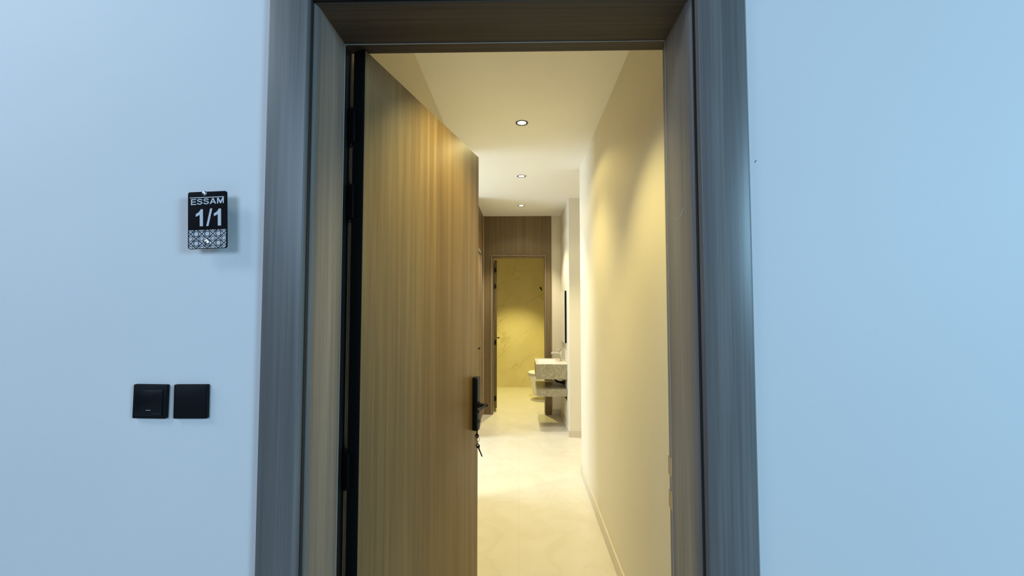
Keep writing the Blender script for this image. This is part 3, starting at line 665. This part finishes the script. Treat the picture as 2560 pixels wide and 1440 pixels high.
sh = thing('stone_shelf', 'thick grey-brown stone shelf on the wall below the washbasin', 'shelf', (X_SINK, 5.50, 0.412))
bm = bmesh.new(); bx(bm, 0.200, X_SINK, SY0-0.012, SY1, 0.412, 0.500, bev=0.001, seg=1); obj('shelf_slab', bm, M['stone'], sh)
for yy in (5.27, 5.73):
    bm = bmesh.new(); bx(bm, 0.485, X_SINK, yy-0.012, yy+0.012, 0.405, 0.412); bx(bm, X_SINK-0.006, X_SINK, yy-0.012, yy+0.012, 0.355, 0.405); 
    t = bmesh.new(); pts = [(0.530, 0.405), (X_SINK-0.006, 0.405), (X_SINK-0.006, 0.370)]
    a_ = [t.verts.new((x, yy-0.003, z)) for x, z in pts]; b_ = [t.verts.new((x, yy+0.003, z)) for x, z in pts]
    t.faces.new(a_); t.faces.new(list(reversed(b_)))
    for i in range(3): t.faces.new((a_[i], a_[(i+1) % 3], b_[(i+1) % 3], b_[i]))
    merge(bm, t); obj('bracket', bm, M['black'], sh)

mr = thing('wall_mirror', 'tall frameless mirror with a black edge above the washbasin', 'mirror', (X_SINK, 5.50, 1.06))
bm = bmesh.new(); bx(bm, 0.546, X_SINK, 5.248, 5.760, 1.060, 1.710, bev=0.001, seg=1); obj('mirror_backing', bm, M['black_pl'], mr)
bm = bmesh.new(); bx(bm, 0.543, 0.546, 5.246, 5.762, 1.058, 1.712); obj('mirror_glass', bm, M['mirror'], mr)

# ------------------------------------------------------------------ toilet and hook
tl = thing('toilet', 'white wall-hung toilet in the bathroom, half hidden by the washbasin', 'toilet', (0.70, 6.95, 0.07))
def tr(xtip, xback, hw, z, n=36, sq=2.4):
    out = []
    for k in range(n):
        a_ = 2*math.pi*k/n; c_, s_ = math.cos(a_), math.sin(a_)
        if c_ < 0: x = xtip + 0.22 + 0.22*c_ if xtip+0.44 < xback else (xtip+xback)/2 + (xback-xtip)/2*c_
        else: x = xtip + 0.22 + (xback - xtip - 0.22)*(abs(c_)**(2/4.0))
        y = hw*(abs(s_)**(2/sq))*(1 if s_ >= 0 else -1)
        out.append((x, 6.95 + y, z))
    return out
bm = bmesh.new(); loft(bm, [tr(0.215, 0.70, 0.095, 0.070), tr(0.208, 0.70, 0.105, 0.080), tr(0.190, 0.70, 0.130, 0.16), tr(0.165, 0.70, 0.150, 0.26), tr(0.138, 0.70, 0.172, 0.36), tr(0.128, 0.70, 0.178, 0.385), tr(0.130, 0.70, 0.176, 0.392)])
obj('bowl', bm, M['ceramic'], tl, smooth=40)
bm = bmesh.new(); loft(bm, [tr(0.138, 0.66, 0.170, 0.394), tr(0.130, 0.66, 0.176, 0.397), tr(0.130, 0.66, 0.176, 0.408), tr(0.137, 0.66, 0.170, 0.411)]); obj('seat', bm, M['ceramic'], tl, smooth=40)
bm = bmesh.new(); loft(bm, [tr(0.135, 0.66, 0.170, 0.416), tr(0.122, 0.66, 0.180, 0.420), tr(0.121, 0.66, 0.180, 0.440), tr(0.135, 0.66, 0.170, 0.455), tr(0.200, 0.64, 0.120, 0.460)]); obj('lid', bm, M['ceramic'], tl, smooth=40)
bm = bmesh.new(); bx(bm, 0.62, 0.66, 6.87, 7.03, 0.392, 0.418, bev=0.004); obj('lid_hinge', bm, M['chrome'], tl)

hk = thing('robe_hook', 'small black hook on the marble bathroom wall, near the top right', 'hook', (0.395, Y_BATH, 1.84))
bm = bmesh.new(); lathe(bm, [(0.016, 0), (0.016, -0.006), (0.007, -0.008), (0.007, -0.02)], (0.375, Y_BATH, 1.865), axis='y', n=20); obj('rosette', bm, M['black'], hk, smooth=40)
bm = bmesh.new(); tube(bm, [(0.368, Y_BATH-0.016, 1.880), (0.385, Y_BATH-0.024, 1.850), (0.400, Y_BATH-0.030, 1.815)], [0.010, 0.011, 0.008], 12); obj('peg', bm, M['black'], hk, smooth=50)
